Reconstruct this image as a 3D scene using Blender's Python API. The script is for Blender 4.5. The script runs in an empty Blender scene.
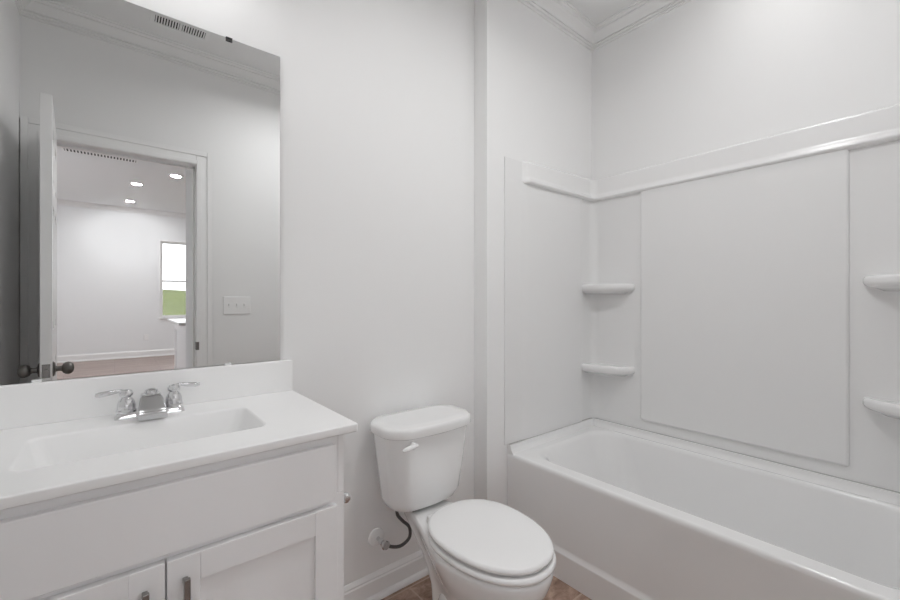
import bpy, bmesh, math, random
from mathutils import Vector, Matrix
random.seed(3)
PI = math.pi
scene = bpy.context.scene
C = scene.collection

# ---------------------------------------------------------------- camera
CAM_H = 1.16
YAW = math.radians(50.66)                      # view direction, from +X (along the vanity wall) towards +Y
cd = bpy.data.cameras.new('camera'); cam = bpy.data.objects.new('camera', cd); C.objects.link(cam)
cd.sensor_width = 36.0; cd.lens = 36.0 * 409.0 / 900.0; cd.clip_start = 0.02; cd.clip_end = 300
cam.location = (0, 0, CAM_H)
cam.rotation_euler = (PI / 2, 0, YAW - PI / 2)
scene.camera = cam

# ---------------------------------------------------------------- world, exposure
w = bpy.data.worlds.new('world'); scene.world = w; w.use_nodes = True
nt = w.node_tree; bg = nt.nodes['Background']
tc = nt.nodes.new('ShaderNodeTexCoord'); nz = nt.nodes.new('ShaderNodeTexNoise'); nz.inputs['Scale'].default_value = 3
rp = nt.nodes.new('ShaderNodeValToRGB'); rp.color_ramp.elements[0].color = (.86, .91, 1, 1); rp.color_ramp.elements[1].color = (1, 1, 1, 1)
nt.links.new(tc.outputs['Generated'], nz.inputs['Vector']); nt.links.new(nz.outputs['Fac'], rp.inputs['Fac']); nt.links.new(rp.outputs['Color'], bg.inputs['Color'])
bg.inputs['Strength'].default_value = 3.3
scene.view_settings.view_transform = 'Standard'; scene.view_settings.look = 'None'
scene.view_settings.exposure = 0.08; scene.view_settings.gamma = 1.0; scene.view_settings.use_curve_mapping = False
scene.cycles.use_denoising = True; scene.cycles.use_adaptive_sampling = True; scene.cycles.adaptive_threshold = .03; scene.cycles.adaptive_min_samples = 24
scene.cycles.max_bounces = 16; scene.cycles.diffuse_bounces = 10; scene.cycles.glossy_bounces = 6; scene.cycles.transmission_bounces = 6
scene.cycles.sample_clamp_indirect = 4.0

def lamp(name, kind, loc, energy, size, color=(1, 1, 1), rot=(0, 0, 0), spread=None, parent=None):
    l = bpy.data.lights.new(name, kind); l.energy = energy; l.color = color
    if kind == 'AREA':
        l.shape = 'DISK'; l.size = size
        if spread: l.spread = spread
    else: l.shadow_soft_size = size
    o = bpy.data.objects.new(name, l); C.objects.link(o); o.location = loc; o.rotation_euler = rot
    if parent: o.parent = parent
    return o

# light levels (W)
E_TUBCAN, E_FILL, E_HALL, E_VANITY = 1.2, 7.8, 17.0, .22

# ---------------------------------------------------------------- dimensions (metres)
D = 1.42            # vanity wall
YA = 1.333          # alcove wall
XB = 2.174          # wall behind the tub
XJ = 1.31           # where the alcove wall steps forward
XW = -.378          # left wall
YS = -.20           # door wall
YT = -.06           # far end of the tub alcove
CH = 2.715          # ceiling
HC = 3.0            # ceiling of the next room
DX0, DX1, DZ = -.285, .397, 2.012   # door opening
T = .11

# ---------------------------------------------------------------- materials
def mat(name, col, rough=.5, metal=0, coat=0, spec=.5, noise=None, bump=0, bscale=200):
    m = bpy.data.materials.new(name); m.use_nodes = True; n = m.node_tree; b = n.nodes['Principled BSDF']
    b.inputs['Base Color'].default_value = (*col, 1); b.inputs['Roughness'].default_value = rough
    b.inputs['Metallic'].default_value = metal; b.inputs['Coat Weight'].default_value = coat
    b.inputs['Coat Roughness'].default_value = .04; b.inputs['Specular IOR Level'].default_value = spec
    t = n.nodes.new('ShaderNodeTexCoord')
    if noise:
        nz = n.nodes.new('ShaderNodeTexNoise'); nz.inputs['Scale'].default_value = noise[0]; nz.inputs['Detail'].default_value = 4
        r = n.nodes.new('ShaderNodeValToRGB'); k = noise[1]
        r.color_ramp.elements[0].color = (*[c * (1 - k) for c in col], 1); r.color_ramp.elements[1].color = (*[min(1, c * (1 + k)) for c in col], 1)
        n.links.new(t.outputs['Object'], nz.inputs['Vector']); n.links.new(nz.outputs['Fac'], r.inputs['Fac']); n.links.new(r.outputs['Color'], b.inputs['Base Color'])
    if bump:
        nb = n.nodes.new('ShaderNodeTexNoise'); nb.inputs['Scale'].default_value = bscale; nb.inputs['Detail'].default_value = 3
        bp = n.nodes.new('ShaderNodeBump'); bp.inputs['Strength'].default_value = bump; bp.inputs['Distance'].default_value = .002
        n.links.new(t.outputs['Object'], nb.inputs['Vector']); n.links.new(nb.outputs['Fac'], bp.inputs['Height']); n.links.new(bp.outputs['Normal'], b.inputs['Normal'])
    return m

M = {}
M['wall'] = mat('wall_paint', (.875, .875, .873), .55, noise=(2.0, .01), bump=.05)
M['hallwall'] = mat('hall_wall_paint', (.84, .85, .86), .6, noise=(2.0, .01))
M['ceil'] = mat('ceiling_paint', (.87, .87, .868), .75, bump=.05)
M['trim'] = mat('trim_paint', (.89, .889, .887), .3, noise=(6, .01))
M['fiber'] = mat('gelcoat_white', (.86, .859, .857), .20, coat=.3, noise=(3, .01))
M['panel'] = mat('surround_gelcoat', (.83, .829, .827), .33, noise=(3, .01), bump=.08, bscale=120)
M['porcelain'] = mat('porcelain', (.89, .89, .887), .09, coat=.6, noise=(4, .008))
M['plastic'] = mat('white_plastic', (.91, .91, .907), .22, noise=(5, .008))
M['marble'] = mat('cultured_marble', (.94, .94, .938), .28, coat=.12, noise=(9, .012))
M['cabinet'] = mat('cabinet_paint', (.91, .907, .912), .32, noise=(8, .01))
M['chrome'] = mat('chrome', (.74, .74, .75), .06, 1, noise=(20, .02))
M['nickel'] = mat('dark_nickel', (.20, .19, .18), .28, 1, noise=(30, .05))
M['pull'] = mat('brushed_pull', (.34, .33, .32), .25, 1, noise=(40, .05))
M['mirror'] = mat('mirror_silver', (.81, .815, .81), 0.0, 1, noise=(2, .002))
M['glassedge'] = mat('mirror_edge', (.02, .022, .022), .2, 0)
M['dark'] = mat('dark_gap', (.03, .03, .03), .6)
M['braid'] = mat('braided_hose', (.12, .12, .12), .4, .7, noise=(400, .5), bump=.6, bscale=600)
M['rubber'] = mat('black_rubber', (.03, .03, .03), .6)
M['clip'] = mat('clear_clip', (.8, .8, .8), .15)
M['caulk'] = mat('caulk', (.42, .41, .40), .6)

def emit(name, col, s):
    m = bpy.data.materials.new(name); m.use_nodes = True; b = m.node_tree.nodes['Principled BSDF']
    b.inputs['Base Color'].default_value = (.9, .9, .9, 1); b.inputs['Emission Color'].default_value = (*col, 1); b.inputs['Emission Strength'].default_value = s
    return m
M['lamp'] = emit('lit_lens', (1, .98, .95), 12)
M['shade'] = emit('lit_shade', (1, .99, .97), .4)

def floor_mat(name, c1, c2, cm, bw, bh, mortar, rot, nscale, off=.5):
    m = bpy.data.materials.new(name); m.use_nodes = True; n = m.node_tree; b = n.nodes['Principled BSDF']
    t = n.nodes.new('ShaderNodeTexCoord'); mp = n.nodes.new('ShaderNodeMapping'); mp.inputs['Rotation'].default_value = (0, 0, rot)
    n.links.new(t.outputs['Object'], mp.inputs['Vector'])
    br = n.nodes.new('ShaderNodeTexBrick'); br.offset = off
    for k, v in (('Scale', 1), ('Mortar Size', mortar), ('Mortar Smooth', .3), ('Brick Width', bw), ('Row Height', bh), ('Bias', 0)): br.inputs[k].default_value = v
    br.inputs['Color1'].default_value = (.35, .35, .35, 1); br.inputs['Color2'].default_value = (.65, .65, .65, 1); br.inputs['Mortar'].default_value = (.5, .5, .5, 1)
    n.links.new(mp.outputs['Vector'], br.inputs['Vector'])
    mp2 = n.nodes.new('ShaderNodeMapping'); mp2.inputs['Scale'].default_value = nscale; n.links.new(t.outputs['Object'], mp2.inputs['Vector'])
    nz = n.nodes.new('ShaderNodeTexNoise'); nz.inputs['Scale'].default_value = 1; nz.inputs['Detail'].default_value = 8; nz.inputs['Roughness'].default_value = .65; nz.inputs['Distortion'].default_value = .6
    n.links.new(mp2.outputs['Vector'], nz.inputs['Vector'])
    ad = n.nodes.new('ShaderNodeMath'); ad.operation = 'MULTIPLY_ADD'; ad.inputs[1].default_value = .5
    n.links.new(br.outputs['Color'], ad.inputs[0])
    mu = n.nodes.new('ShaderNodeMath'); mu.operation = 'MULTIPLY_ADD'; mu.inputs[1].default_value = 1.6; mu.inputs[2].default_value = -.55
    n.links.new(nz.outputs['Fac'], mu.inputs[0]); n.links.new(mu.outputs[0], ad.inputs[2])
    r = n.nodes.new('ShaderNodeValToRGB'); r.color_ramp.elements[0].color = (*c1, 1); r.color_ramp.elements[1].color = (*c2, 1)
    r.color_ramp.elements[0].position = .2; r.color_ramp.elements[1].position = .85
    n.links.new(ad.outputs[0], r.inputs['Fac'])
    mx = n.nodes.new('ShaderNodeMix'); mx.data_type = 'RGBA'
    n.links.new(br.outputs['Fac'], mx.inputs['Factor']); n.links.new(r.outputs['Color'], mx.inputs[6]); mx.inputs[7].default_value = (*cm, 1)
    n.links.new(mx.outputs[2], b.inputs['Base Color']); b.inputs['Roughness'].default_value = .42
    return m
M['floor'] = floor_mat('brown_vinyl_tile', (.17, .092, .065), (.56, .40, .315), (.52, .39, .32), .46, .23, .004, 0, (16, 24, 16))
M['hallfloor'] = floor_mat('hall_wood_plank', (.25, .185, .165), (.47, .375, .34), (.12, .07, .06), 1.2, .13, .003, 0, (2, 30, 2))

def grass_mat():
    m = mat('grass', (.20, .34, .06), .9); n = m.node_tree; b = n.nodes['Principled BSDF']
    t = n.nodes.new('ShaderNodeTexCoord'); nz = n.nodes.new('ShaderNodeTexNoise'); nz.inputs['Scale'].default_value = .25; nz.inputs['Detail'].default_value = 6
    mp = n.nodes.new('ShaderNodeMapping'); mp.inputs['Scale'].default_value = (.3, 1.6, 1); n.links.new(t.outputs['Object'], mp.inputs['Vector']); n.links.new(mp.outputs['Vector'], nz.inputs['Vector'])
    r = n.nodes.new('ShaderNodeValToRGB'); r.color_ramp.elements[0].color = (.055, .075, .006, 1); r.color_ramp.elements[1].color = (.10, .125, .014, 1)
    n.links.new(nz.outputs['Fac'], r.inputs['Fac']); n.links.new(r.outputs['Color'], b.inputs['Base Color'])
    return m
M['grass'] = grass_mat()

def glass_mat(name, f=.07):
    m = bpy.data.materials.new(name); m.use_nodes = True; n = m.node_tree; n.nodes.clear()
    o = n.nodes.new('ShaderNodeOutputMaterial'); a = n.nodes.new('ShaderNodeBsdfTransparent'); g = n.nodes.new('ShaderNodeBsdfGlossy'); g.inputs['Roughness'].default_value = .02
    x = n.nodes.new('ShaderNodeMixShader'); x.inputs[0].default_value = f
    n.links.new(a.outputs[0], x.inputs[1]); n.links.new(g.outputs[0], x.inputs[2]); n.links.new(x.outputs[0], o.inputs['Surface'])
    return m
M['glass'] = glass_mat('window_glass')

# ---------------------------------------------------------------- mesh helpers
def box(bm, x0, x1, y0, y1, z0, z1, bev=0, seg=2, mi=0):
    vs = [bm.verts.new((x, y, z)) for x in (x0, x1) for y in (y0, y1) for z in (z0, z1)]
    q = ((0, 1, 3, 2), (4, 6, 7, 5), (0, 4, 5, 1), (2, 3, 7, 6), (0, 2, 6, 4), (1, 5, 7, 3))
    fs = [bm.faces.new([vs[i] for i in f]) for f in q]
    for f in fs: f.material_index = mi
    if bev:
        es = list({e for f in fs for e in f.edges})
        bmesh.ops.bevel(bm, geom=es, offset=bev, segments=seg, affect='EDGES', profile=.5, clamp_overlap=True)

def loft(bm, loops, cap0=True, cap1=True, closed=True, mi=0):
    rings = [[bm.verts.new(p) for p in l] for l in loops]
    n = len(rings[0])
    for a, b in zip(rings, rings[1:]):
        for i in range(n if closed else n - 1):
            j = (i + 1) % n
            f = bm.faces.new((a[i], a[j], b[j], b[i])); f.material_index = mi
    for c, r in ((cap0, rings[0]), (cap1, rings[-1])):
        if c:
            f = bm.faces.new(r); f.material_index = mi
    return rings

def lathe(bm, prof, mtx=None, n=32, mi=0):
    """prof: (r, h) pairs turned about Z, then moved by mtx"""
    mtx = mtx or Matrix()
    loops = [[mtx @ Vector((max(r, 1e-4) * math.cos(2 * PI * i / n), max(r, 1e-4) * math.sin(2 * PI * i / n), h)) for i in range(n)] for r, h in prof]
    loft(bm, loops, mi=mi)

def axis(p, d):
    return Matrix.Translation(p) @ Vector((0, 0, 1)).rotation_difference(Vector(d).normalized()).to_matrix().to_4x4()

def tube(bm, pts, r, n=12, mi=0, sub=6, flat=1.0):
    """smooth tube through the points; r may be a list"""
    P = [Vector(p) for p in pts]; rs = r if isinstance(r, (list, tuple)) else [r] * len(P)
    out, ro = [], []
    for i in range(len(P) - 1):
        p0 = P[max(i - 1, 0)]; p1 = P[i]; p2 = P[i + 1]; p3 = P[min(i + 2, len(P) - 1)]
        for k in range(sub):
            t = k / sub
            out.append(.5 * ((2 * p1) + (p2 - p0) * t + (2 * p0 - 5 * p1 + 4 * p2 - p3) * t * t + (3 * p1 - p0 - 3 * p2 + p3) * t ** 3)); ro.append(rs[i] + (rs[i + 1] - rs[i]) * t)
    out.append(P[-1]); ro.append(rs[-1])
    loops = []; up = Vector((0, 0, 1))
    for i, p in enumerate(out):
        d = (out[min(i + 1, len(out) - 1)] - out[max(i - 1, 0)]).normalized()
        if abs(d.dot(up)) > .99: up = Vector((0, 1, 0))
        a = d.cross(up).normalized(); b = a.cross(d).normalized(); up = b
        loops.append([p + a * math.cos(2 * PI * k / n) * ro[i] + b * math.sin(2 * PI * k / n) * ro[i] * flat for k in range(n)])
    loft(bm, loops, mi=mi)

def sweep(bm, path, prof, closed=False, mi=0):
    """path: (x, y) corners with the room on the LEFT of travel; prof: (out, z); mitred"""
    n = len(path); loops = []
    for i in range(n):
        p = Vector(path[i])
        a = (p - Vector(path[i - 1])).normalized() if (closed or i) else None
        b = (Vector(path[(i + 1) % n]) - p).normalized() if (closed or i < n - 1) else None
        if a is None: a = b
        if b is None: b = a
        na = Vector((-a.y, a.x)); nb = Vector((-b.y, b.x)); m = (na + nb); m = m / max(m.dot(na), .2)
        loops.append([(p.x + m.x * o, p.y + m.y * o, z) for o, z in prof])
    rings = [[bm.verts.new(q) for q in l] for l in loops]; k = len(prof)
    for i in range(n if closed else n - 1):
        A, B = rings[i], rings[(i + 1) % n]
        for j in range(k):
            bm.faces.new((A[j], A[(j + 1) % k], B[(j + 1) % k], B[j])).material_index = mi
    if not closed:
        bm.faces.new(rings[0]); bm.faces.new(rings[-1])

def rrect(x0, x1, y0, y1, r, z, n=8):
    r = max(r, 1e-4); pts = []
    for cx, cy, a0 in ((x1 - r, y1 - r, 0), (x0 + r, y1 - r, PI / 2), (x0 + r, y0 + r, PI), (x1 - r, y0 + r, 1.5 * PI)):
        for i in range(n + 1):
            a = a0 + PI / 2 * i / n; pts.append((cx + r * math.cos(a), cy + r * math.sin(a), z))
    return pts

def obj(name, bm, mats, parent=None, smooth=38, loc=None):
    bmesh.ops.remove_doubles(bm, verts=bm.verts, dist=1e-6)
    bmesh.ops.recalc_face_normals(bm, faces=bm.faces)
    ang = math.radians(smooth)
    for f in bm.faces: f.smooth = True
    for e in bm.edges: e.smooth = not (len(e.link_faces) != 2 or e.calc_face_angle(9) > ang)
    me = bpy.data.meshes.new(name); bm.to_mesh(me); bm.free()
    for m in (mats if isinstance(mats, (list, tuple)) else [mats]): me.materials.append(m)
    o = bpy.data.objects.new(name, me); C.objects.link(o)
    wn = o.modifiers.new('normals', 'WEIGHTED_NORMAL'); wn.keep_sharp = True; wn.weight = 80
    if parent: o.parent = parent; o.matrix_parent_inverse = Matrix()
    if loc: o.location = loc
    return o

def tag(o, label, cat, group=None):
    o['label'] = label; o['category'] = cat
    if group: o['group'] = group
    return o
def thing(name, label, cat, loc=(0, 0, 0), rz=0, group=None):
    o = bpy.data.objects.new(name, None); C.objects.link(o); o.location = loc; o.rotation_euler = (0, 0, rz); o.empty_display_size = .05
    return tag(o, label, cat, group)
def struct(name, bm, m, parent=None, smooth=38, label=None):
    o = obj(name, bm, m, parent, smooth)
    if parent is None: o['kind'] = 'structure'
    if label: o['label'] = label
    return o
def B(): return bmesh.new()
def boxes(*bs, bev=0, seg=2):
    bm = B()
    for b in bs: box(bm, *b, bev=bev, seg=seg)
    return bm
def dup(root, loc, label=None, rz=None):
    r = root.copy(); C.objects.link(r); r.location = loc
    if rz is not None: r.rotation_euler = (0, 0, rz)
    if label: r['label'] = label
    for ch in list(root.children):
        c = ch.copy(); C.objects.link(c); c.parent = r
        for g in list(ch.children):
            d = g.copy(); C.objects.link(d); d.parent = c
    return r

# ================================================================ ROOM SHELL
YN = YS - T         # hall side of the door wall
HX0, HX1, HY0 = -2.6, 3.6, -7.56
struct('floor', boxes((XW - T, XB + T, YN + .02, D + T, -.05, 0)), M['floor'], label='brown mottled tile floor of the bathroom')
struct('ceiling', boxes((XW, XB, YS, D, CH, CH + .05)), M['ceil'], label='flat white ceiling of the bathroom')
struct('wall_back', boxes((XW - T, XB + T, D, D + T, 0, HC)), M['wall'], label='plain light grey wall behind vanity and toilet')
struct('wall_alcove_left', boxes((XJ, XB, YA, D, 0, CH), bev=.004), M['wall'], label='wall stepping forward at the head of the bathtub')
struct('wall_right', boxes((XB, XB + T, YN, D, 0, HC)), M['wall'], label='light grey wall along the bathtub')
struct('wall_alcove_right', boxes((XJ, XB, YS, YT, 0, CH), bev=.004), M['wall'], label='wall at the foot of the bathtub')
struct('wall_left', boxes((XW - T, XW, YN, D, 0, HC)), M['wall'], label='light grey wall at the left end of the vanity')
bm = boxes((XW, DX0 - .018, YN, YS, 0, HC), (DX1 + .018, XB, YN, YS, 0, HC), (DX0 - .018, DX1 + .018, YN, YS, DZ + .018, HC))
struct('wall_door_side', bm, M['wall'], label='light grey wall with the doorway, seen in the mirror')

room = [(XW, YS), (DX0, YS), (DX1, YS), (XJ, YS), (XJ, YT), (XB, YT), (XB, YA), (XJ, YA), (XJ, D), (XW, D)]
loop = [(XW, YS), (XJ, YS), (XJ, YT), (XB, YT), (XB, YA), (XJ, YA), (XJ, D), (XW, D)]
def crown(z, s=1.0):
    p = [(0, -.094), (.009, -.094), (.012, -.090), (.011, -.086), (.005, -.084), (.005, -.081), (.013, -.079), (.017, -.075), (.016, -.070), (.010, -.068), (.010, -.065), (.019, -.063), (.023, -.057), (.032, -.046), (.044, -.035), (.052, -.027), (.050, -.022), (.058, -.020), (.061, -.018), (.064, -.013), (.064, -.008), (.072, -.006), (.072, 0), (0, 0)]
    return [(o * s, z + h * s) for o, h in p]
bm = B(); sweep(bm, loop, crown(CH), True); struct('trim_1', bm, M['trim'], smooth=25, label='white crown moulding round the bathroom ceiling')
base_prof = [(0, 0), (.026, 0), (.026, .010), (.022, .018), (.015, .022), (.014, .024), (.014, .076), (.011, .081), (.011, .087), (.006, .095), (.003, .100), (0, .100)]
bm = B(); sweep(bm, [(XJ, YA), (XJ, D), (.44, D)], base_prof); struct('baseboard_back', bm, M['trim'], smooth=25, label='white baseboard with shoe moulding behind the toilet')
bm = B(); sweep(bm, [(DX1 + .09, YS), (XJ, YS)], base_prof); struct('baseboard_door_side', bm, M['trim'], smooth=25)

# door frame and casings
bm = boxes((DX0 - .018, DX0, YN, YS, 0, DZ), (DX1, DX1 + .018, YN, YS, 0, DZ), (DX0 - .018, DX1 + .018, YN, YS, DZ, DZ + .018),
           (DX0, DX0 + .011, YN + .025, YN + .06, 0, DZ), (DX1 - .011, DX1, YN + .025, YN + .06, 0, DZ), (DX0, DX1, YN + .025, YN + .06, DZ - .011, DZ), bev=.0015)
jamb = struct('trim_2', bm, M['trim'], label='white door jamb and stop')
bm = boxes((DX1 - .0015, DX1 + .0155, YS + .0125, YS + .0185, .845, .895), (DX1 - .0015, DX1 + .001, YS - .03, YS + .0125, .845, .895), bev=.0008)
obj('strike_plate', bm, M['nickel'], jamb)
def casing(bm, y0, s):
    # stepped profile, three sides; s = +1 into the bathroom, -1 into the hall
    for (a, b, d) in ((0, .088, .012), (.004, .028, .016), (.060, .088, .018)):
        ya, yb = sorted((y0, y0 + s * d))
        box(bm, max(DX0 - b, XW + .002) if s > 0 else DX0 - b, DX0 - a, ya, yb, 0, DZ + b, .002)
        box(bm, DX1 + a, DX1 + b, ya, yb, 0, DZ + b, .002)
        box(bm, DX0 - a + .0005, DX1 + a - .0005, ya, yb, DZ + a, DZ + b, .002)
bm = B(); casing(bm, YS, 1); struct('trim_3', bm, M['trim'], label='white stepped door casing on the bathroom side')
bm = B(); casing(bm, YN, -1); struct('trim_4', bm, M['trim'], label='white door casing on the far side')

# ================================================================ DOOR (open into the bathroom, seen edge-on in the mirror)
door = bpy.data.objects.new('door_1', None); C.objects.link(door); door['kind'] = 'structure'; door['label'] = 'white panelled door standing open, seen edge on in the mirror'
door.location = (DX0 + .029, YS + .012, .010); door.rotation_euler = (0, 0, math.radians(-3.3))
W, Hd, th = .665, 1.995, .018
bm = B()
rails = (0, .22), (.88, 1.02), (1.56, 1.66), (1.89, Hd)
for a, b in ((0, .10), (.31, .39), (W - .10, W)): box(bm, -th, th, a, b, 0, Hd, .001)
for a, b in rails:
    box(bm, -th, th, .10, .31, a, b); box(bm, -th, th, .39, W - .10, a, b)
for (z0, z1) in ((.22, .88), (1.02, 1.56), (1.66, 1.89)):
    for (y0, y1) in ((.10, .31), (.39, W - .10)):
        box(bm, -th + .009, th - .009, y0, y1, z0, z1)
        box(bm, -th + .002, th - .002, y0 + .03, y1 - .03, z0 + .03, z1 - .03, .006, 2)
obj('door_leaf', bm, M['trim'], door)
for s in (1, -1):
    bm = B(); lathe(bm, [(.0, 0), (.031, 0), (.031, .004), (.026, .008), (.013, .010), (.0105, .014), (.0105, .024), (.013, .029), (.020, .032), (.0255, .040), (.027, .048), (.025, .057), (.018, .064), (.008, .067), (0, .0675)], axis((s * th, W - .06, .858), (s, 0, 0)))
    obj('door_knob', bm, M['nickel'], door)
bm = boxes((-.0125, .0125, W - .001, W + .0015,   .830, .886), bev=.0006); lathe(bm, [(0, 0), (.008, 0), (.008, .008), (0, .008)], axis((0, W + .001, .858), (0, 1, 0)), 16)
obj('latch_plate', bm, M['pull'], door)
for z in (.2, 1.0, 1.8):
    bm = B(); lathe(bm, [(0, -.045), (.006, -.045), (.006, .045), (0, .045)], Matrix.Translation((-th - .004, .0, z)), 12)
    obj('hinge', bm, M['nickel'], door)

# ================================================================ THE ROOM BEYOND THE DOOR (in the mirror)
struct('floor_beyond', boxes((HX0, HX1, HY0, YN + .02, -.05, 0)), M['hallfloor'], label='reddish wood plank floor of the room beyond the door')
struct('ceiling_beyond', boxes((HX0, HX1, HY0, YN, HC, HC + .05)), M['hallwall'])
wx0, wx1, wz0, wz1 = .73, 1.62, .79, 2.39
WX2 = -2.50 - wx0        # offset of the unseen window added to that wall for daylight
bm = boxes((HX0 - T, wx0 + WX2, HY0 - T, HY0, 0, HC), (wx1 + WX2, wx0, HY0 - T, HY0, 0, HC), (wx1, HX1 + T, HY0 - T, HY0, 0, HC))
for q in (0, WX2):
    box(bm, wx0 + q, wx1 + q, HY0 - T, HY0, 0, wz0); box(bm, wx0 + q, wx1 + q, HY0 - T, HY0, wz1, HC)
struct('wall_beyond_far', bm, M['hallwall'], label='pale wall with a window in the room beyond the door')
struct('wall_beyond_partition', boxes((.405, .52, YN - .44, YN, 0, HC)), M['hallwall'], label='wall end just beyond the doorway')
struct('wall_beyond_left', boxes((HX0 - T, HX0, HY0, -5.6, 0, HC), (HX0 - T, HX0, -2.4, YN, 0, HC), (HX0 - T, HX0, -5.6, -2.4, 0, .45), (HX0 - T, HX0, -5.6, -2.4, 2.5, HC)), M['hallwall'])
w3 = bpy.data.objects.new('added_window_3', None); C.objects.link(w3); w3['kind'] = 'structure'; w3['label'] = 'added unseen patio window letting daylight into the room beyond the door'  # unseen window, added to let more daylight into this room
obj('window_frame', boxes((HX0 - .09, HX0 - .02, -5.6, -5.55, .45, 2.5), (HX0 - .09, HX0 - .02, -2.45, -2.4, .45, 2.5), (HX0 - .09, HX0 - .02, -4.03, -3.97, .45, 2.5), (HX0 - .09, HX0 - .02, -5.55, -2.45, .45, .50), (HX0 - .09, HX0 - .02, -5.55, -2.45, 2.45, 2.5), bev=.002), M['trim'], w3)
for a, b in ((-5.55, -4.03), (-3.97, -2.45)): obj('pane', boxes((HX0 - .058, HX0 - .052, a, b, .50, 2.45)), M['glass'], w3)
struct('wall_beyond_right', boxes((HX1, HX1 + T, HY0, YN, 0, HC)), M['hallwall'])
struct('wall_beyond_near', boxes((HX0 - T, XW - T, YN, YN + T, 0, HC), (XB + T, HX1 + T, YN, YN + T, 0, HC)), M['hallwall'])
bm = B(); sweep(bm, [(HX0, HY0), (HX1, HY0), (HX1, YN), (HX0, YN)], crown(HC, 1.0), True); struct('trim_5', bm, M['trim'], smooth=25, label='white crown moulding in the room beyond the door')
bm = B(); sweep(bm, [(HX0, YN), (HX0, HY0), (HX1, HY0), (HX1, YN)], [(o, z * 1.35) for o, z in base_prof]); struct('baseboard_beyond', bm, M['trim'], smooth=25)
win = bpy.data.objects.new('window_1', None); C.objects.link(win); win['kind'] = 'structure'; win['label'] = 'white sash window over a green lawn, seen in the mirror'
zm = 1.56
def frame_boxes(x0, x1, y0, y1, z0, z1, t, tb=None):
    tb = tb or t
    return [(x0, x0 + t, y0, y1, z0, z1), (x1 - t, x1, y0, y1, z0, z1), (x0 + t, x1 - t, y0, y1, z0, z0 + tb), (x0 + t, x1 - t, y0, y1, z1 - t, z1)]
obj('window_frame', boxes(*frame_boxes(wx0, wx1, HY0 - .10, HY0 - .015, wz0, wz1, .02), bev=.002), M['trim'], win)
obj('sash', boxes(*frame_boxes(wx0 + .02, wx1 - .02, HY0 - .085, HY0 - .055, zm - .02, wz1 - .02, .025), bev=.002), M['trim'], win)
obj('sash', boxes(*frame_boxes(wx0 + .02, wx1 - .02, HY0 - .050, HY0 - .020, wz0 + .02, zm + .02, .025, .03), bev=.002), M['trim'], win)
obj('pane', boxes((wx0 + .04, wx1 - .04, HY0 - .072, HY0 - .068, zm, wz1 - .04)), M['glass'], win)
obj('pane', boxes((wx0 + .04, wx1 - .04, HY0 - .037, HY0 - .033, wz0 + .045, zm)), M['glass'], win)
obj('window_sill', boxes((wx0 - .03, wx1 + .03, HY0 - .02, HY0 + .03, wz0 - .02, wz0), (wx0 - .02, wx1 + .02, HY0, HY0 + .01, wz0 - .06, wz0 - .02), bev=.003), M['trim'], win)
obj('casing', boxes((wx0 - .012, wx0 + .003, HY0 - .02, HY0 + .004, wz0, wz1), (wx1 - .003, wx1 + .012, HY0 - .02, HY0 + .004, wz0, wz1), (wx0 - .012, wx1 + .012, HY0 - .02, HY0 + .004, wz1 - .003, wz1 + .012), bev=.001), M['trim'], win)
w2 = dup(win, (WX2, 0, 0)); w2.name = 'added_window_2'; w2['label'] = 'added unseen sash window for daylight, left of the one seen in the mirror'  # unseen copy, added to bring extra daylight through the far wall
# lawn outside, rising to a low crest
bm = B(); NX, NY = 12, 26
vv = [[bm.verts.new((-30 + 60 * i / NX, HY0 - .4 - 70 * (j / NY) ** 1.5, -.35 + 2.9 * min(1, (j / NY) ** 1.5 * 1.15) ** 1.1 + .25 * math.sin(i * 1.3 + j * .5) * (j / NY))) for i in range(NX + 1)] for j in range(NY + 1)]
for j in range(NY):
    for i in range(NX): bm.faces.new((vv[j][i], vv[j][i + 1], vv[j + 1][i + 1], vv[j + 1][i]))
ex = bmesh.ops.extrude_face_region(bm, geom=bm.faces[:]); bmesh.ops.translate(bm, verts=[v for v in ex['geom'] if isinstance(v, bmesh.types.BMVert)], vec=(0, 0, -.4))
lawn = struct('ground_lawn', bm, M['grass'], label='green lawn outside the far window')

isl = thing('kitchen_island', 'white island with a pale countertop beyond the doorway, below the far window', 'island', (.555, -3.2, 0))
obj('base', boxes((.02, 1.10, .02, 1.10, .0, .90), (0.01, .02, .02, .11, .0, .90), (0.01, .02, 1.01, 1.10, .0, .90), (0.01, .02, .11, 1.01, .0, .10), (0.01, .02, .11, 1.01, .81, .90), bev=.003), M['cabinet'], isl)
obj('countertop', boxes((-.06, 1.13, -.02, 1.13, .90, .93), bev=.005), M['marble'], isl)

def outlet(name, label, cat, loc, wdt, h, kind):
    r = thing(name, label, cat, loc)
    obj('cover_plate', boxes((-wdt / 2, wdt / 2, 0, .006, -h / 2, h / 2), bev=.003), M['plastic'], r)
    return r
ot = outlet('wall_outlet', 'small white outlet low on the far wall beyond the doorway', 'outlet', (.494, HY0, .40), .075, .118, 0)
for z in (-.02, .02):
    bm = B(); lathe(bm, [(0, 0), (.016, 0), (.016, .009), (0, .009)], axis((0, 0, z), (0, 1, 0)), 20); obj('socket', bm, M['cabinet'], ot)

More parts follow.
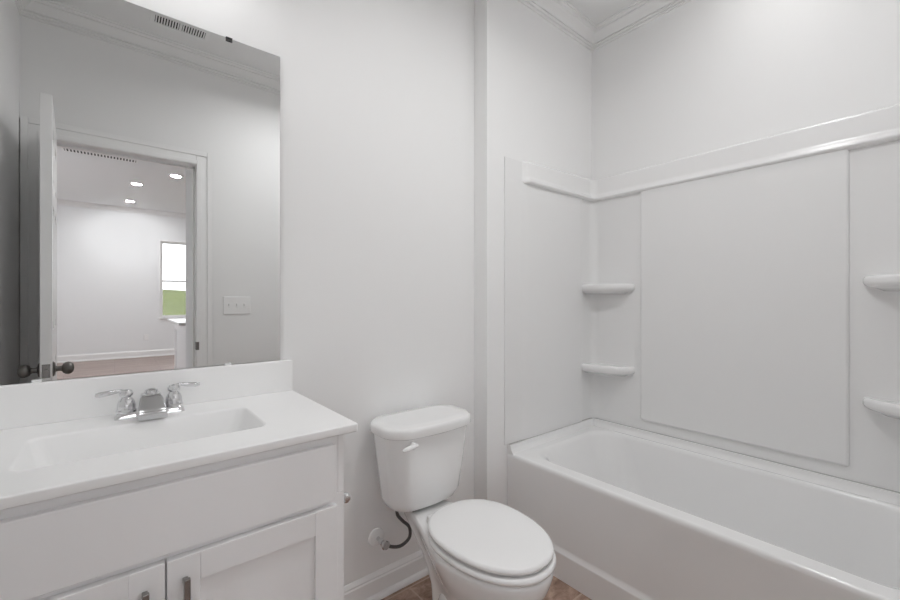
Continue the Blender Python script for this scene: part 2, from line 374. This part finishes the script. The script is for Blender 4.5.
def can(name, label, loc, group, energy, r=.075, spread=None):
    t = thing(name, label, 'ceiling light', loc, group=group)
    bm = B(); lathe(bm, [(r, 0), (r + .022, 0), (r + .020, -.006), (r + .002, -.010), (r - .004, -.006), (r - .006, 0)], None, 36); obj('trim_ring', bm, M['trim'], t)
    bm = B(); lathe(bm, [(0, -.001), (r - .006, -.001), (r - .006, -.004), (0, -.0045)], None, 36); obj('lens', bm, M['lamp'], t)
    lamp('can_light', 'AREA', (0, 0, -.013), energy, r * 1.6, (.985, .99, 1), parent=t, spread=spread)
    return t
g = 'recessed lights in the room beyond the door'
for (x, y, l) in ((.27, 2.84 - 8.165, 'lit recessed ceiling light beyond the door, middle one in the mirror'), (.70, 2.84 - 7.27, 'lit recessed ceiling light beyond the door, rightmost in the mirror'),
                  (.22, 2.84 - 9.65, 'lit recessed ceiling light beyond the door, lowest in the mirror')):
    can('recessed_light', l, (x, y, HC), g, E_HALL)

def register(name, label, loc, lx, ly, n, split=None):
    r = thing(name, label, 'vent', loc)
    obj('frame', boxes((-lx / 2 - .02, lx / 2 + .02, -ly / 2 - .02, -ly / 2, -.006, 0), (-lx / 2 - .02, lx / 2 + .02, ly / 2, ly / 2 + .02, -.006, 0),
                       (-lx / 2 - .02, -lx / 2, -ly / 2, ly / 2, -.006, 0), (lx / 2, lx / 2 + .02, -ly / 2, ly / 2, -.006, 0), bev=.0015), M['trim'], r)
    obj('duct_shade', boxes((-lx / 2, lx / 2, -ly / 2, ly / 2, -.001, 0)), M['dark'], r)  # flat dark sheet in place of the shade behind the slats
    for i in range(n):
        if split is not None and i == split:
            obj('divider', boxes((-.006, .006, -ly / 2, ly / 2, -.006, -.001)), M['trim'], r); continue
        x = -lx / 2 + lx * (i + .5) / n
        obj('slat', boxes((x - lx / n * .24, x + lx / n * .24, -ly / 2, ly / 2, -.006, -.001)), M['trim'], r)
    return r
register('ceiling_vent', 'white slotted ceiling vent reflected at the top of the mirror', (.291, .050, CH), .240, .075, 19, 9)
register('ceiling_register', 'long slotted register on the ceiling just beyond the doorway', (-.13, 2.84 - 6.86, HC), .70, .12, 22)

# ================================================================ VANITY
van = thing('bathroom_vanity', 'white shaker vanity cabinet under the rectangular sink', 'vanity', (0, 0, 0))
vx0, vx1, vf = -.291, .437, .945
obj('cabinet_body', boxes((vx0, vx1, vf, D - .001, .10, .690), (vx0, vx0 + .016, vf, D - .001, .690, .845), (vx1 - .016, vx1, vf, D - .001, .690, .845),
                          (vx0 + .016, vx1 - .016, vf, vf + .018, .690, .845), (vx0, vx1, vf + .06, D - .001, .0, .10), bev=.0015), M['cabinet'], van)
obj('filler_strip', boxes((XW + .001, vx0 - .001, vf, vf + .02, .10, .845), bev=.001), M['cabinet'], van)
obj('drawer_front', boxes((vx0 + .019, .4085, vf - .018, vf - .0005, .683, .815), bev=.002, seg=3), M['cabinet'], van)
def vdoor(x0, x1, hx):
    z0, z1, s = .115, .669, .054
    d = obj('door', boxes((x0, x0 + s, vf - .019, vf - .0005, z0, z1), (x1 - s, x1, vf - .019, vf - .0005, z0, z1), (x0 + s, x1 - s, vf - .019, vf - .0005, z0, z0 + s),
                      (x0 + s, x1 - s, vf - .019, vf - .0005, z1 - s, z1), (x0 + s - .004, x1 - s + .004, vf - .0105, vf - .004, z0 + s - .004, z1 - s + .004), bev=.0012), M['cabinet'], van)
    bm = B()
    box(bm, hx - .0055, hx + .0055, vf - .052, vf - .043, .514, .642, .002)
    for z in (.530, .626): box(bm, hx - .0045, hx + .0045, vf - .044, vf - .018, z - .0045, z + .0045, .001)
    obj('handle', bm, M['pull'], d)
vdoor(.0755, .4125, .104); vdoor(vx0 + .019, .0725, .042)

vt = thing('sink_countertop', 'glossy white vanity countertop with integral rectangular sink', 'countertop', (0, 0, 0))
bm = B(); zt = .857
cx0, cx1, cy0, cy1 = XW + .001, .464, .921, D - .001
hx0, hx1, hy0, hy1 = -.143, .284, 1.046, 1.272
L = [rrect(hx0 - .02, hx1 + .02, hy0 - .02, hy1 + .02, .03, zt - .02), rrect(cx0 + .002, cx1 - .002, cy0 + .002, cy1, .006, zt - .012 - .008), rrect(cx0, cx1, cy0, cy1, .006, zt - .018), rrect(cx0, cx1, cy0, cy1, .006, zt - .0035),
     rrect(cx0 + .0005, cx1 - .001, cy0 + .001, cy1 - .0005, .006, zt - .001), rrect(cx0 + .002, cx1 - .0035, cy0 + .0035, cy1 - .001, .006, zt),
     rrect(hx0 - .006, hx1 + .006, hy0 - .006, hy1 + .006, .026, zt), rrect(hx0 - .002, hx1 + .002, hy0 - .002, hy1 + .002, .024, zt - .0015), rrect(hx0, hx1, hy0, hy1, .022, zt - .006),
     rrect(hx0 + .006, hx1 - .006, hy0 + .004, hy1 - .004, .024, zt - .03), rrect(hx0 + .020, hx1 - .020, hy0 + .010, hy1 - .010, .03, zt - .09),
     rrect(hx0 + .034, hx1 - .034, hy0 + .020, hy1 - .020, .035, zt - .118), rrect(hx0 + .060, hx1 - .060, hy0 + .045, hy1 - .040, .03, zt - .127), rrect(.04, .10, 1.135, 1.185, .02, zt - .131)]
outer = [rrect(hx0 - .02, hx1 + .02, hy0 - .02, hy1 + .02, .03, zt - .02), rrect(hx0 - .005, hx1 + .005, hy0 - .005, hy1 + .005, .03, zt - .10), rrect(hx0 + .04, hx1 - .04, hy0 + .03, hy1 - .03, .03, zt - .142)]
loft(bm, L, cap0=False, cap1=True); loft(bm, outer, cap0=False, cap1=True)
obj('slab_and_basin', bm, M['marble'], vt, smooth=50)
obj('backsplash', boxes((cx0, .463, D - .021, D - .001, zt - .001, .9595), bev=.004, seg=3), M['marble'], vt)
bm = B(); lathe(bm, [(0, zt - .128), (.019, zt - .128), (.021, zt - .130), (.021, zt - .132), (0, zt - .133)], Matrix.Translation((.072, 1.16, .0)), 24); obj('drain', bm, M['chrome'], vt)

# faucet
fc = thing('sink_faucet', 'chrome two handle faucet behind the rectangular sink', 'faucet', (.074, 1.345, zt))
bm = B()
loft(bm, [rrect(-.075, .075, -.023, .023, .010, 0), rrect(-.075, .075, -.023, .023, .010, .003), rrect(-.072, .072, -.021, .021, .010, .012), rrect(-.068, .068, -.018, .018, .008, .016)])
obj('base_plate', bm, M['chrome'], fc)
# spout: flat open trough leaning forward, wider at its lip, on a rounded body
bm = B()
def sec(y, z, wx, hz, r):   # cross-section in XZ
    return [(p[0], y, z + p[1]) for p in rrect(-wx, wx, -hz, hz, r, 0, 5)]
loft(bm, [sec(.022, .020, .018, .014, .005), sec(.018, .028, .0205, .020, .006), sec(.010, .033, .0215, .024, .005), sec(-.008, .035, .0225, .021, .004), sec(-.022, .034, .024, .018, .004),
          sec(-.044, .028, .0265, .015, .004), sec(-.066, .020, .0290, .012, .004), sec(-.081, .0145, .0300, .009, .004), sec(-.086, .012, .0300, .006, .003)])
obj('spout', bm, M['chrome'], fc)
bm = B(); lathe(bm, [(0, .050), (.014, .050), (.0155, .057), (.014, .063), (.008, .0665), (0, .067)], Matrix.Translation((.002, .010, 0)), 20); obj('lift_knob', bm, M['chrome'], fc)
for s in (-1, 1):
    bm = B(); lathe(bm, [(0, .012), (.021, .012), (.0215, .020), (.0195, .022), (.0195, .030), (.0185, .038), (.0155, .046), (.012, .051), (.011, .054), (.0145, .058), (.015, .064), (.011, .071), (0, .073)], Matrix.Translation((s * .051, 0, 0)), 28)
    hb = obj('handle_body', bm, M['chrome'], fc)
    bm = B(); tube(bm, [(s * .047, 0, .064), (s * .066, 0, .070), (s * .085, -.002, .068), (s * .102, -.003, .066), (s * .112, -.004, .0665)], [.0080, .0065, .0080, .0090, .005], 14, flat=.75)
    obj('lever', bm, M['chrome'], fc)

# toilet paper holder on the vanity's side
tp = thing('toilet_paper_holder', 'small chrome paper holder post on the side of the vanity', 'paper holder', (vx1, 1.045, .621))
bm = B(); lathe(bm, [(0, 0), (.020, 0), (.020, .004), (.015, .008), (.007, .011), (.006, .022), (.006, .049), (0, .050)], axis((-.0012, .006, -.006), (1, 0, 0)), 24); obj('post', bm, M['chrome'], tp)
bm = B(); lathe(bm, [(0, -.024), (.008, -.024), (.0125, -.020), (.0135, -.012), (.0125, -.004), (.0075, 0), (.0065, .004), (.0065, .13), (.008, .132), (.008, .140), (0, .142)], axis((.049, .008, .002), (0, 1, 0)), 24); obj('bar', bm, M['chrome'], tp)

# ================================================================ MIRROR
mr = thing('wall_mirror', 'large frameless mirror above the vanity backsplash', 'mirror', (0, 0, 0))
mx0, mx1, mz0, mz1 = -.362, .425, .961, 1.968
bm = B(); box(bm, mx0, mx1, D - .010, D - .004, mz0, mz1)
bm.faces.ensure_lookup_table()
front = min(bm.faces, key=lambda f: f.calc_center_median().y)
for f in bm.faces: f.material_index = 1
bmesh.ops.inset_region(bm, faces=[front], thickness=.0045)
front.material_index = 0
obj('mirror_glass', bm, [M['mirror'], M['glassedge']], mr, smooth=20)
for x, z, m in ((-.147, mz0, 'clip'), (.270, mz0, 'clip'), (.273, mz1 - .003, 'dark')):
    s = 1 if z == mz0 else -1; hh = 0 if s > 0 else .003
    bm = boxes((x - .009, x + .009, D - .0130, D - .0105, z - .002 if s > 0 else z - .007, z + .005 if s > 0 else z + .0005), (x - .009, x + .009, D - .0145, D - .0005, min(z - s * .002, z - s * .0045), max(z - s * .002, z - s * .0045)), bev=.0008)
    obj('mirror_clip', bm, M[m], mr)['label'] = 'dark metal clip' if m == 'dark' else 'clear plastic clip'

sw = outlet('light_switch', 'white triple light switch plate beside the door, seen in the mirror', 'switch', (.632, YS, 1.124), .166, .116, 1)
for k in (-1, 0, 1):
    obj('toggle', boxes((k * .046 - .005, k * .046 + .005, .004, .017, -.003, .012), (k * .046 - .006, k * .046 + .006, .004, .0075, -.013, .013), bev=.0012), M['plastic'], sw)

# ================================================================ TOILET
TX = .931
toi = thing('toilet', 'white two piece toilet between the vanity and the bathtub', 'toilet', (TX, D, 0))
def egg(hw, yb, yf, yw, hb, z, n=32, rc=.03):
    """outline symmetric about x=0 in toilet space (y negative = into the room): half-ellipse front, tapering back to half width hb"""
    right = []
    for i in range(n + 1):                    # front tip -> widest
        a = PI / 2 * i / n; right.append((hw * math.sin(a), yw + (yf - yw) * math.cos(a)))
    for i in range(1, n // 2 + 1):            # widest -> back
        t = i / (n // 2); s = t * t * (3 - 2 * t); right.append((hw + (hb - hw) * s, yw + (yb - rc - yw) * t))
    for i in range(1, 7):
        a = PI / 2 * i / 6; right.append((hb - rc + rc * math.cos(a), yb - rc + rc * math.sin(a)))
    pts = right + [(-x, y) for x, y in reversed(right[1:])]
    return [(x, y, z) for x, y in pts]
bm = B()
prof = [  # hw, yb, yf, yw, hb, z
    (.100, -.255, -.560, -.40, .094, .0), (.102, -.255, -.565, -.40, .096, .012), (.096, -.258, -.560, -.40, .090, .030), (.086, -.262, -.548, -.40, .080, .060), (.084, -.260, -.550, -.40, .076, .110),
    (.092, -.250, -.570, -.42, .074, .165), (.110, -.228, -.605, -.44, .076, .215), (.130, -.200, -.645, -.45, .078, .255), (.148, -.160, -.680, -.46, .082, .292), (.158, -.115, -.694, -.46, .078, .320),
    (.164, -.085, -.702, -.46, .079, .345), (.165, -.080, -.704, -.46, .080, .360), (.163, -.082, -.701, -.46, .078, .368), (.156, -.088, -.694, -.46, .072, .373)]
loft(bm, [egg(*p) for p in prof])
bowl = obj('bowl', bm, M['porcelain'], toi, smooth=60)
# trapway relief on both sides of the foot
for s in (-1, 1):
    bm = B(); tube(bm, [(s * .060, -.50, .14), (s * .066, -.44, .18), (s * .064, -.37, .17), (s * .058, -.33, .12), (s * .056, -.31, .06)], [.018, .030, .032, .030, .018], 14)
    obj('trapway', bm, M['porcelain'], bowl)
    bm = B(); lathe(bm, [(0, .010), (.014, .010), (.014, .018), (.009, .026), (0, .028)], Matrix.Translation((s * .088, -.33, .006)), 16); obj('bolt_cap', bm, M['plastic'], bowl)
def oval(hw, yb, yf, yw, z, n=64, q=2.35):
    pts = []
    for i in range(n):
        a = 2 * PI * i / n; sx, cy = math.sin(a), math.cos(a)
        if cy < 0: pts.append((hw * math.copysign(abs(sx) ** .94, sx), yw - (yw - yf) * abs(cy) ** .94, z))      # blunt half ellipse
        else: pts.append((hw * math.copysign(abs(sx) ** (2 / q), sx), yw + (yb - yw) * cy ** (2 / q), z))
    return pts
def ring_part(name, z0, z1, hw, yb, yf, yw, dome=0, r=.008):
    bm = B()
    f = lambda k, z: oval(hw - k, yb - k, yf + k, yw, z)
    ls = [f(r, z0), f(r * .3, z0 + r * .3), f(0, z0 + r), f(0, z1 - r), f(r * .3, z1 - r * .3), f(r, z1)]
    if dome: ls += [f(r + .02, z1 + dome * .5), f(r + .06, z1 + dome)]
    loft(bm, ls)
    return obj(name, bm, M['plastic'], toi, smooth=60)
ring_part('seat', .377, .397, .169, -.275, -.708, -.46)
ring_part('seat_lid', .402, .423, .166, -.270, -.700, -.46, dome=.004, r=.009)
for s in (-1, 1):
    bm = B(); box(bm, s * .060 - .018, s * .060 + .018, -.272, -.245, .370, .397, .006, 3); obj('seat_hinge', bm, M['plastic'], toi)
# tank
def trap(z, hw, yb, yf, r, bow=0):
    pts = rrect(-hw, hw, yf, yb, r, z, 8); out = []
    for x, y, zz in pts:
        t = max(0, (yb - y) / (yb - yf)); out.append((x, y - bow * t * (1 - (x / hw) ** 2), zz))
    # extra points along the long front edge so the bow is smooth
    i0 = 26; a, b = pts[i0], pts[i0 + 1]
    ins = []
    for k in range(1, 12):
        x = a[0] + (b[0] - a[0]) * k / 12; ins.append((x, a[1] - bow * (1 - (x / hw) ** 2), z))
    return out[:i0 + 1] + ins + out[i0 + 1:]
bm = B()
loft(bm, [trap(.379, .110, -.050, -.140, .03, .010), trap(.382, .128, -.042, -.160, .05, .014), trap(.394, .144, -.036, -.177, .06, .018), trap(.425, .157, -.031, -.190, .06, .02), trap(.53, .170, -.027, -.200, .06, .02),
          trap(.665, .187, -.024, -.208, .06, .02), trap(.672, .187, -.024, -.208, .06, .02)])
tank = obj('tank', bm, M['porcelain'], toi, smooth=60, loc=(-.005, 0, 0))
bm = B()
loft(bm, [trap(.671, .188, -.018, -.210, .06, .02), trap(.672, .195, -.014, -.218, .07, .024), trap(.677, .201, -.012, -.222, .075, .026), trap(.698, .201, -.012, -.222, .075, .026), trap(.706, .196, -.014, -.219, .072, .026), trap(.7105, .186, -.020, -.212, .068, .026), trap(.712, .15, -.05, -.18, .05, .02)])
obj('tank_lid', bm, M['porcelain'], toi, smooth=60, loc=(-.005, 0, 0))
bm = B(); lathe(bm, [(0, 0), (.013, 0), (.013, .008), (.009, .012), (0, .013)], axis((-.122, -.226, .648), (0, -1, 0)), 20)
tube(bm, [(-.112, -.240, .651), (-.130, -.241, .650), (-.152, -.239, .646), (-.168, -.235, .641)], [.007, .009, .010, .005], 12, flat=.85)
obj('flush_lever', bm, M['plastic'], toi)
obj('tank_gasket', boxes((-.075, .075, -.160, -.09, .368, .381), bev=.003), M['rubber'], toi)

# water supply
ws = thing('water_supply', 'chrome stop valve with dark braided hose on the wall beside the toilet', 'water supply', (.79, D, .235))
bm = B(); lathe(bm, [(0, 0), (.034, 0), (.033, .006), (.026, .012), (.012, .015), (0, .015)], axis((0, -.0005, 0), (0, -1, 0)), 32); obj('escutcheon', bm, M['plastic'], ws)
bm = B(); lathe(bm, [(0, .014), (.008, .014), (.008, .035), (.012, .037), (.012, .055), (.007, .057), (.006, .068), (0, .068)], axis((0, 0, 0), (0, -1, 0)), 20)
lathe(bm, [(0, .0), (.009, .0), (.009, .016), (.007, .018), (.007, .026), (0, .026)], axis((0, -.046, -.002), (.8, 0, -.6)), 16); obj('valve', bm, M['chrome'], ws)
bm = B(); lathe(bm, [(0, 0), (.009, 0), (.017, .003), (.018, .010), (.015, .014), (0, .015)], axis((0, -.066, 0), (0, -1, 0)), 8); obj('valve_handle', bm, M['chrome'], ws)
bm = B(); tube(bm, [(.016, -.046, -.014), (.037, -.055, -.028), (.068, -.075, -.026), (.096, -.090, .002), (.092, -.095, .046), (.060, -.098, .082), (.036, -.099, .115), (.034, -.098, .150)], .0062, 12); obj('hose', bm, M['braid'], ws)
bm = B(); lathe(bm, [(0, 0), (.011, 0), (.011, .014), (0, .014)], axis((.034, -.098, .136), (0, 0, 1)), 8); obj('coupling_nut', bm, M['rubber'], ws)

# ================================================================ BATHTUB
tub = thing('bathtub', 'white alcove bathtub with a panelled apron along the right wall', 'bathtub', (0, 0, 0))
tz = .437; tx0, tx1, ty0, ty1 = 1.441, XB - .001, YT + .001, YA - .001
bm = B()
def rr(x0, x1, y0, y1, r, z): return rrect(x0, x1, y0, y1, r, z, 10)
ix0, ix1, iy0, iy1 = 1.517, 2.112, .02, 1.255
loft(bm, [rr(1.428, tx1, ty0, ty1, .002, 0), rr(1.428, tx1, ty0, ty1, .002, .106), rr(1.430, tx1, ty0, ty1, .003, .112), rr(1.437, tx1, ty0, ty1, .003, .120), rr(1.440, tx1, ty0, ty1, .003, .132),
          rr(1.445, tx1, ty0, ty1, .003, .30), rr(1.442, tx1, ty0, ty1, .003, .402), rr(tx0, tx1, ty0, ty1, .004, .418), rr(tx0 + .002, tx1, ty0, ty1, .004, .428), rr(tx0 + .006, tx1, ty0, ty1, .005, .434), rr(tx0 + .013, tx1, ty0, ty1, .006, tz),
          rr(ix0 - .016, ix1 + .012, iy0 - .040, iy1 + .004, .12, tz + .001), rr(ix0 - .008, ix1 + .006, iy0 - .025, iy1 - .006, .125, tz - .001), rr(ix0 - .001, ix1 + .001, iy0 - .010, iy1 - .016, .13, tz - .006), rr(ix0 + .006, ix1 - .005, iy0, iy1 - .028, .135, tz - .018),
          rr(ix0 + .014, ix1 - .013, iy0 + .02, iy1 - .050, .14, tz - .06), rr(ix0 + .03, ix1 - .03, iy0 + .05, iy1 - .10, .14, tz - .16), rr(ix0 + .048, ix1 - .048, iy0 + .08, iy1 - .17, .14, tz - .28),
          rr(ix0 + .062, ix1 - .062, iy0 + .10, iy1 - .21, .14, tz - .325), rr(ix0 + .09, ix1 - .09, iy0 + .14, iy1 - .26, .13, tz - .345), rr(ix0 + .16, ix1 - .16, iy0 + .25, iy1 - .36, .10, tz - .35)])
obj('tub_shell', bm, M['fiber'], tub, smooth=50)
# raised tiling flange on three sides
bm = B(); sweep(bm, [(tx0 + .002, ty0), (tx1, ty0), (tx1, ty1), (tx0 + .002, ty1)], [(0, tz - .01), (.040, tz - .004), (.034, tz + .006), (.027, tz + .014), (.024, tz + .024), (.022, .4735), (0, .4735)])
obj('rear_ledge', bm, M['fiber'], tub, smooth=60)

# ================================================================ TUB SURROUND
sr = thing('tub_surround', 'white moulded shower surround above the bathtub with corner shelves', 'shower surround', (0, 0, 0))
z0, zb, ztp = .4755, 1.745, 1.858
XL = 1.543
tub_back = B()
box(tub_back, XB - .012, XB - .001, YT + .001, YA - .001, z0, ztp - .01)
box(tub_back, XB - .026, XB - .004, .240, 1.037, z0 + .050, zb + .002, .0135, 5)
obj('back_panel', tub_back, M['panel'], sr, smooth=60)
for yw, s in ((YA - .001, -1), (YT + .001, 1)):
    bm = B()
    cs = [(1.423, 0), (1.423, .003), (1.4245, .0045), (1.530, .0045), (1.540, .0055), (1.552, .0080), (1.566, .0105), (1.584, .0120), (2.030, .0165), (2.042, .016), (2.051, .013), (2.057, .009), (XB - .012, .009), (XB - .012, 0)]
    loft(bm, [[(x, yw + s * o, z) for x, o in cs] for z in (z0, zb + .002)])
    obj('side_panel', bm, M['panel'], sr, smooth=60)
    bm = B(); box(bm, 1.423, 1.556, min(yw, yw + s * .0045), max(yw, yw + s * .0045), zb + .002, 1.838, .0015)
    obj('flange', bm, M['panel'], sr)
# rounded inner corners
for yc, s in ((YA - .010, -1), (YT + .010, 1)):
    bm = B(); r = .045; xc = XB - .012
    prof = [(xc, yc)] + [(xc - r + r * math.cos(a), yc + s * (r - r * math.sin(a))) for a in [PI / 2 * i / 10 for i in range(11)]]
    loft(bm, [[(x, y, z0 + .001) for x, y in prof], [(x, y, zb + .01) for x, y in prof]])
    obj('corner_cove', bm, M['panel'], sr, smooth=60)
# top band with a rounded lip, running round three sides
def rc_path(r=.05, n=6, x0=1.559):
    a, b, c = XB - .0115, YA - .0095, YT + .0095; p = [(x0, c)]
    for i in range(n + 1):
        t = -PI / 2 + PI / 2 * i / n; p.append((a - r + r * math.cos(t), c + r + r * math.sin(t)))
    for i in range(n + 1):
        t = PI / 2 * i / n; p.append((a - r + r * math.cos(t), b - r + r * math.sin(t)))
    p.append((x0, b)); return p
def band(x0=XL):
    path = rc_path(.05, 8, x0); n = len(path); rings = []; bm = B()
    ex = [x0 + .010, x0 + .022, x0 + .04, 1.85]; path = [path[0]] + [(x, path[0][1]) for x in ex] + path[1:-1] + [(x, path[-1][1]) for x in ex[::-1]] + [path[-1]]; n = len(path)
    for i, p in enumerate(path):
        p = Vector(p); a = (p - Vector(path[i - 1])).normalized() if i else None; b = (Vector(path[i + 1]) - p).normalized() if i < n - 1 else None
        a = a or b; b = b or a; na = Vector((-a.y, a.x)); nb = Vector((-b.y, b.x)); m = (na + nb); m = m / m.dot(na)
        k = min(1, max(0, (p.x - x0) / .45)); zt = 1.840 + .018 * k; zl = zb - .010
        e = min(1, .02 + (p.x - x0) / .04)
        pr = [(-.006, zt), (.004, zt), (.008, zt - .003), (.010, zt - .010), (.012, zl + .040), (.015, zl + .026), (.021, zl + .018), (.0245, zl + .012), (.025, zl + .006), (.021, zl + .001), (.014, zl - .002), (.006, zl - .004), (-.002, zl - .004)]
        rings.append([bm.verts.new((p.x + m.x * (o * e - .0052 * (1 - e)), p.y + m.y * (o * e - .0052 * (1 - e)), z)) for o, z in pr])
    k = len(rings[0])
    for A, Bq in zip(rings, rings[1:]):
        for j in range(k): bm.faces.new((A[j], A[(j + 1) % k], Bq[(j + 1) % k], Bq[j]))
    bm.faces.new(rings[0]); bm.faces.new(rings[-1])
    return bm
obj('top_band', band(), M['fiber'], sr, smooth=60)
for yc, s in ((YA - .0015, -1), (YT + .0015, 1)):   # fills the band's rounded corner back to the walls
    xc = XB - .0015; r = .05; ax, ay = XB - .0115 - r, (yc + s * (.008 + r))
    arc = [(ax + (r - .004) * math.cos(a), ay - s * (r - .004) * math.sin(a)) for a in [PI / 2 * i / 10 for i in range(11)]]
    pl = [(xc, yc), (xc, ay)] + arc + [(ax, yc)]
    bm = B(); loft(bm, [[(x, y, 1.80) for x, y in pl], [(x, y, 1.858) for x, y in pl]]); obj('corner_cap', bm, M['fiber'], sr)
def shelf(z, yc, s, k=1.0):
    bm = B(); xc = XB - .0115
    ax, by = (xc - 2.040), .254 * k
    def outline(e, zz):
        # back corner, along the side wall, bulging front, along the back wall
        p = [(xc, yc)]
        for i in range(17):
            a = PI / 2 * i / 16
            # superellipse between the side-wall end and the back-wall end
            q = 1.9; cx, sx = math.cos(a) ** (2 / q), math.sin(a) ** (2 / q)
            p.append((xc - (ax - e) * cx, yc + s * (by - e) * sx))
        return [(x, y, zz) for x, y in p]
    loft(bm, [outline(.055, z - .058), outline(.032, z - .047), outline(.012, z - .041), outline(.003, z - .034), outline(-.001, z - .025), outline(-.001, z - .012), outline(.003, z - .004), outline(.010, z), outline(.018, z - .001), outline(.028, z - .004)])
    return obj('corner_shelf', bm, M['fiber'], sr, smooth=60)
for z in (1.250, .800):
    shelf(z, YA - .0095, -1); shelf(z - .0, YT + .0095, 1)
# caulk line between the tub ledge and the surround
bm = B(); sweep(bm, [(1.445, YT + .0015), (XB - .0015, YT + .0015), (XB - .0015, YA - .0015), (1.445, YA - .0015)], [(.001, .4736), (.0135, .4736), (.0135, .4754), (.001, .4754)])
obj('caulk_line', bm, M['caulk'], sr)

# ================================================================ BATHROOM LAMPS AND ADDED FILL DOME
can('recessed_light', 'recessed ceiling light over the bathtub', (1.82, .42, CH), 'bathroom recessed lights', E_TUBCAN)
vl = thing('vanity_light', 'three shade chrome light bar above the mirror', 'wall light', (.06, D, 2.34))
obj('back_plate', boxes((-.26, .26, -.024, -.0005, -.035, .035), bev=.008, seg=3), M['chrome'], vl)
for x in (-.18, 0, .18):
    bm = B(); tube(bm, [(x, -.022, 0), (x, -.09, .006), (x, -.155, -.002), (x, -.16, -.032)], .008, 12); obj('arm', bm, M['chrome'], vl)
    bm = B(); lathe(bm, [(.022, -.03), (.030, -.045), (.045, -.09), (.056, -.125), (.054, -.125), (.043, -.09), (.028, -.047), (.018, -.034)], Matrix.Translation((x, -.16, 0)), 28); obj('glass_shade', bm, M['shade'], vl)
    lamp('bulb_light', 'AREA', (x, -.16, -.120), E_VANITY, .085, (.985, .99, 1), parent=vl)
fl = thing('added_fill_dome', 'added fill light, an unseen frosted dome on the bathroom ceiling', 'ceiling light', (.95, .46, CH))  # unseen fixture, added as soft fill for the whole bathroom
bm = B(); lathe(bm, [(0, 0), (.150, 0), (.150, -.018), (.138, -.020), (0, -.020)], None, 40); obj('base', bm, M['trim'], fl)
bm = B(); lathe(bm, [(.138, -.020), (.135, -.040), (.115, -.062), (.08, -.078), (.04, -.086), (0, -.088)], None, 40); obj('dome', bm, M['shade'], fl)
lamp('dome_fill', 'AREA', (0, 0, -.095), E_FILL, .24, (.985, .99, 1), parent=fl, spread=math.radians(165))
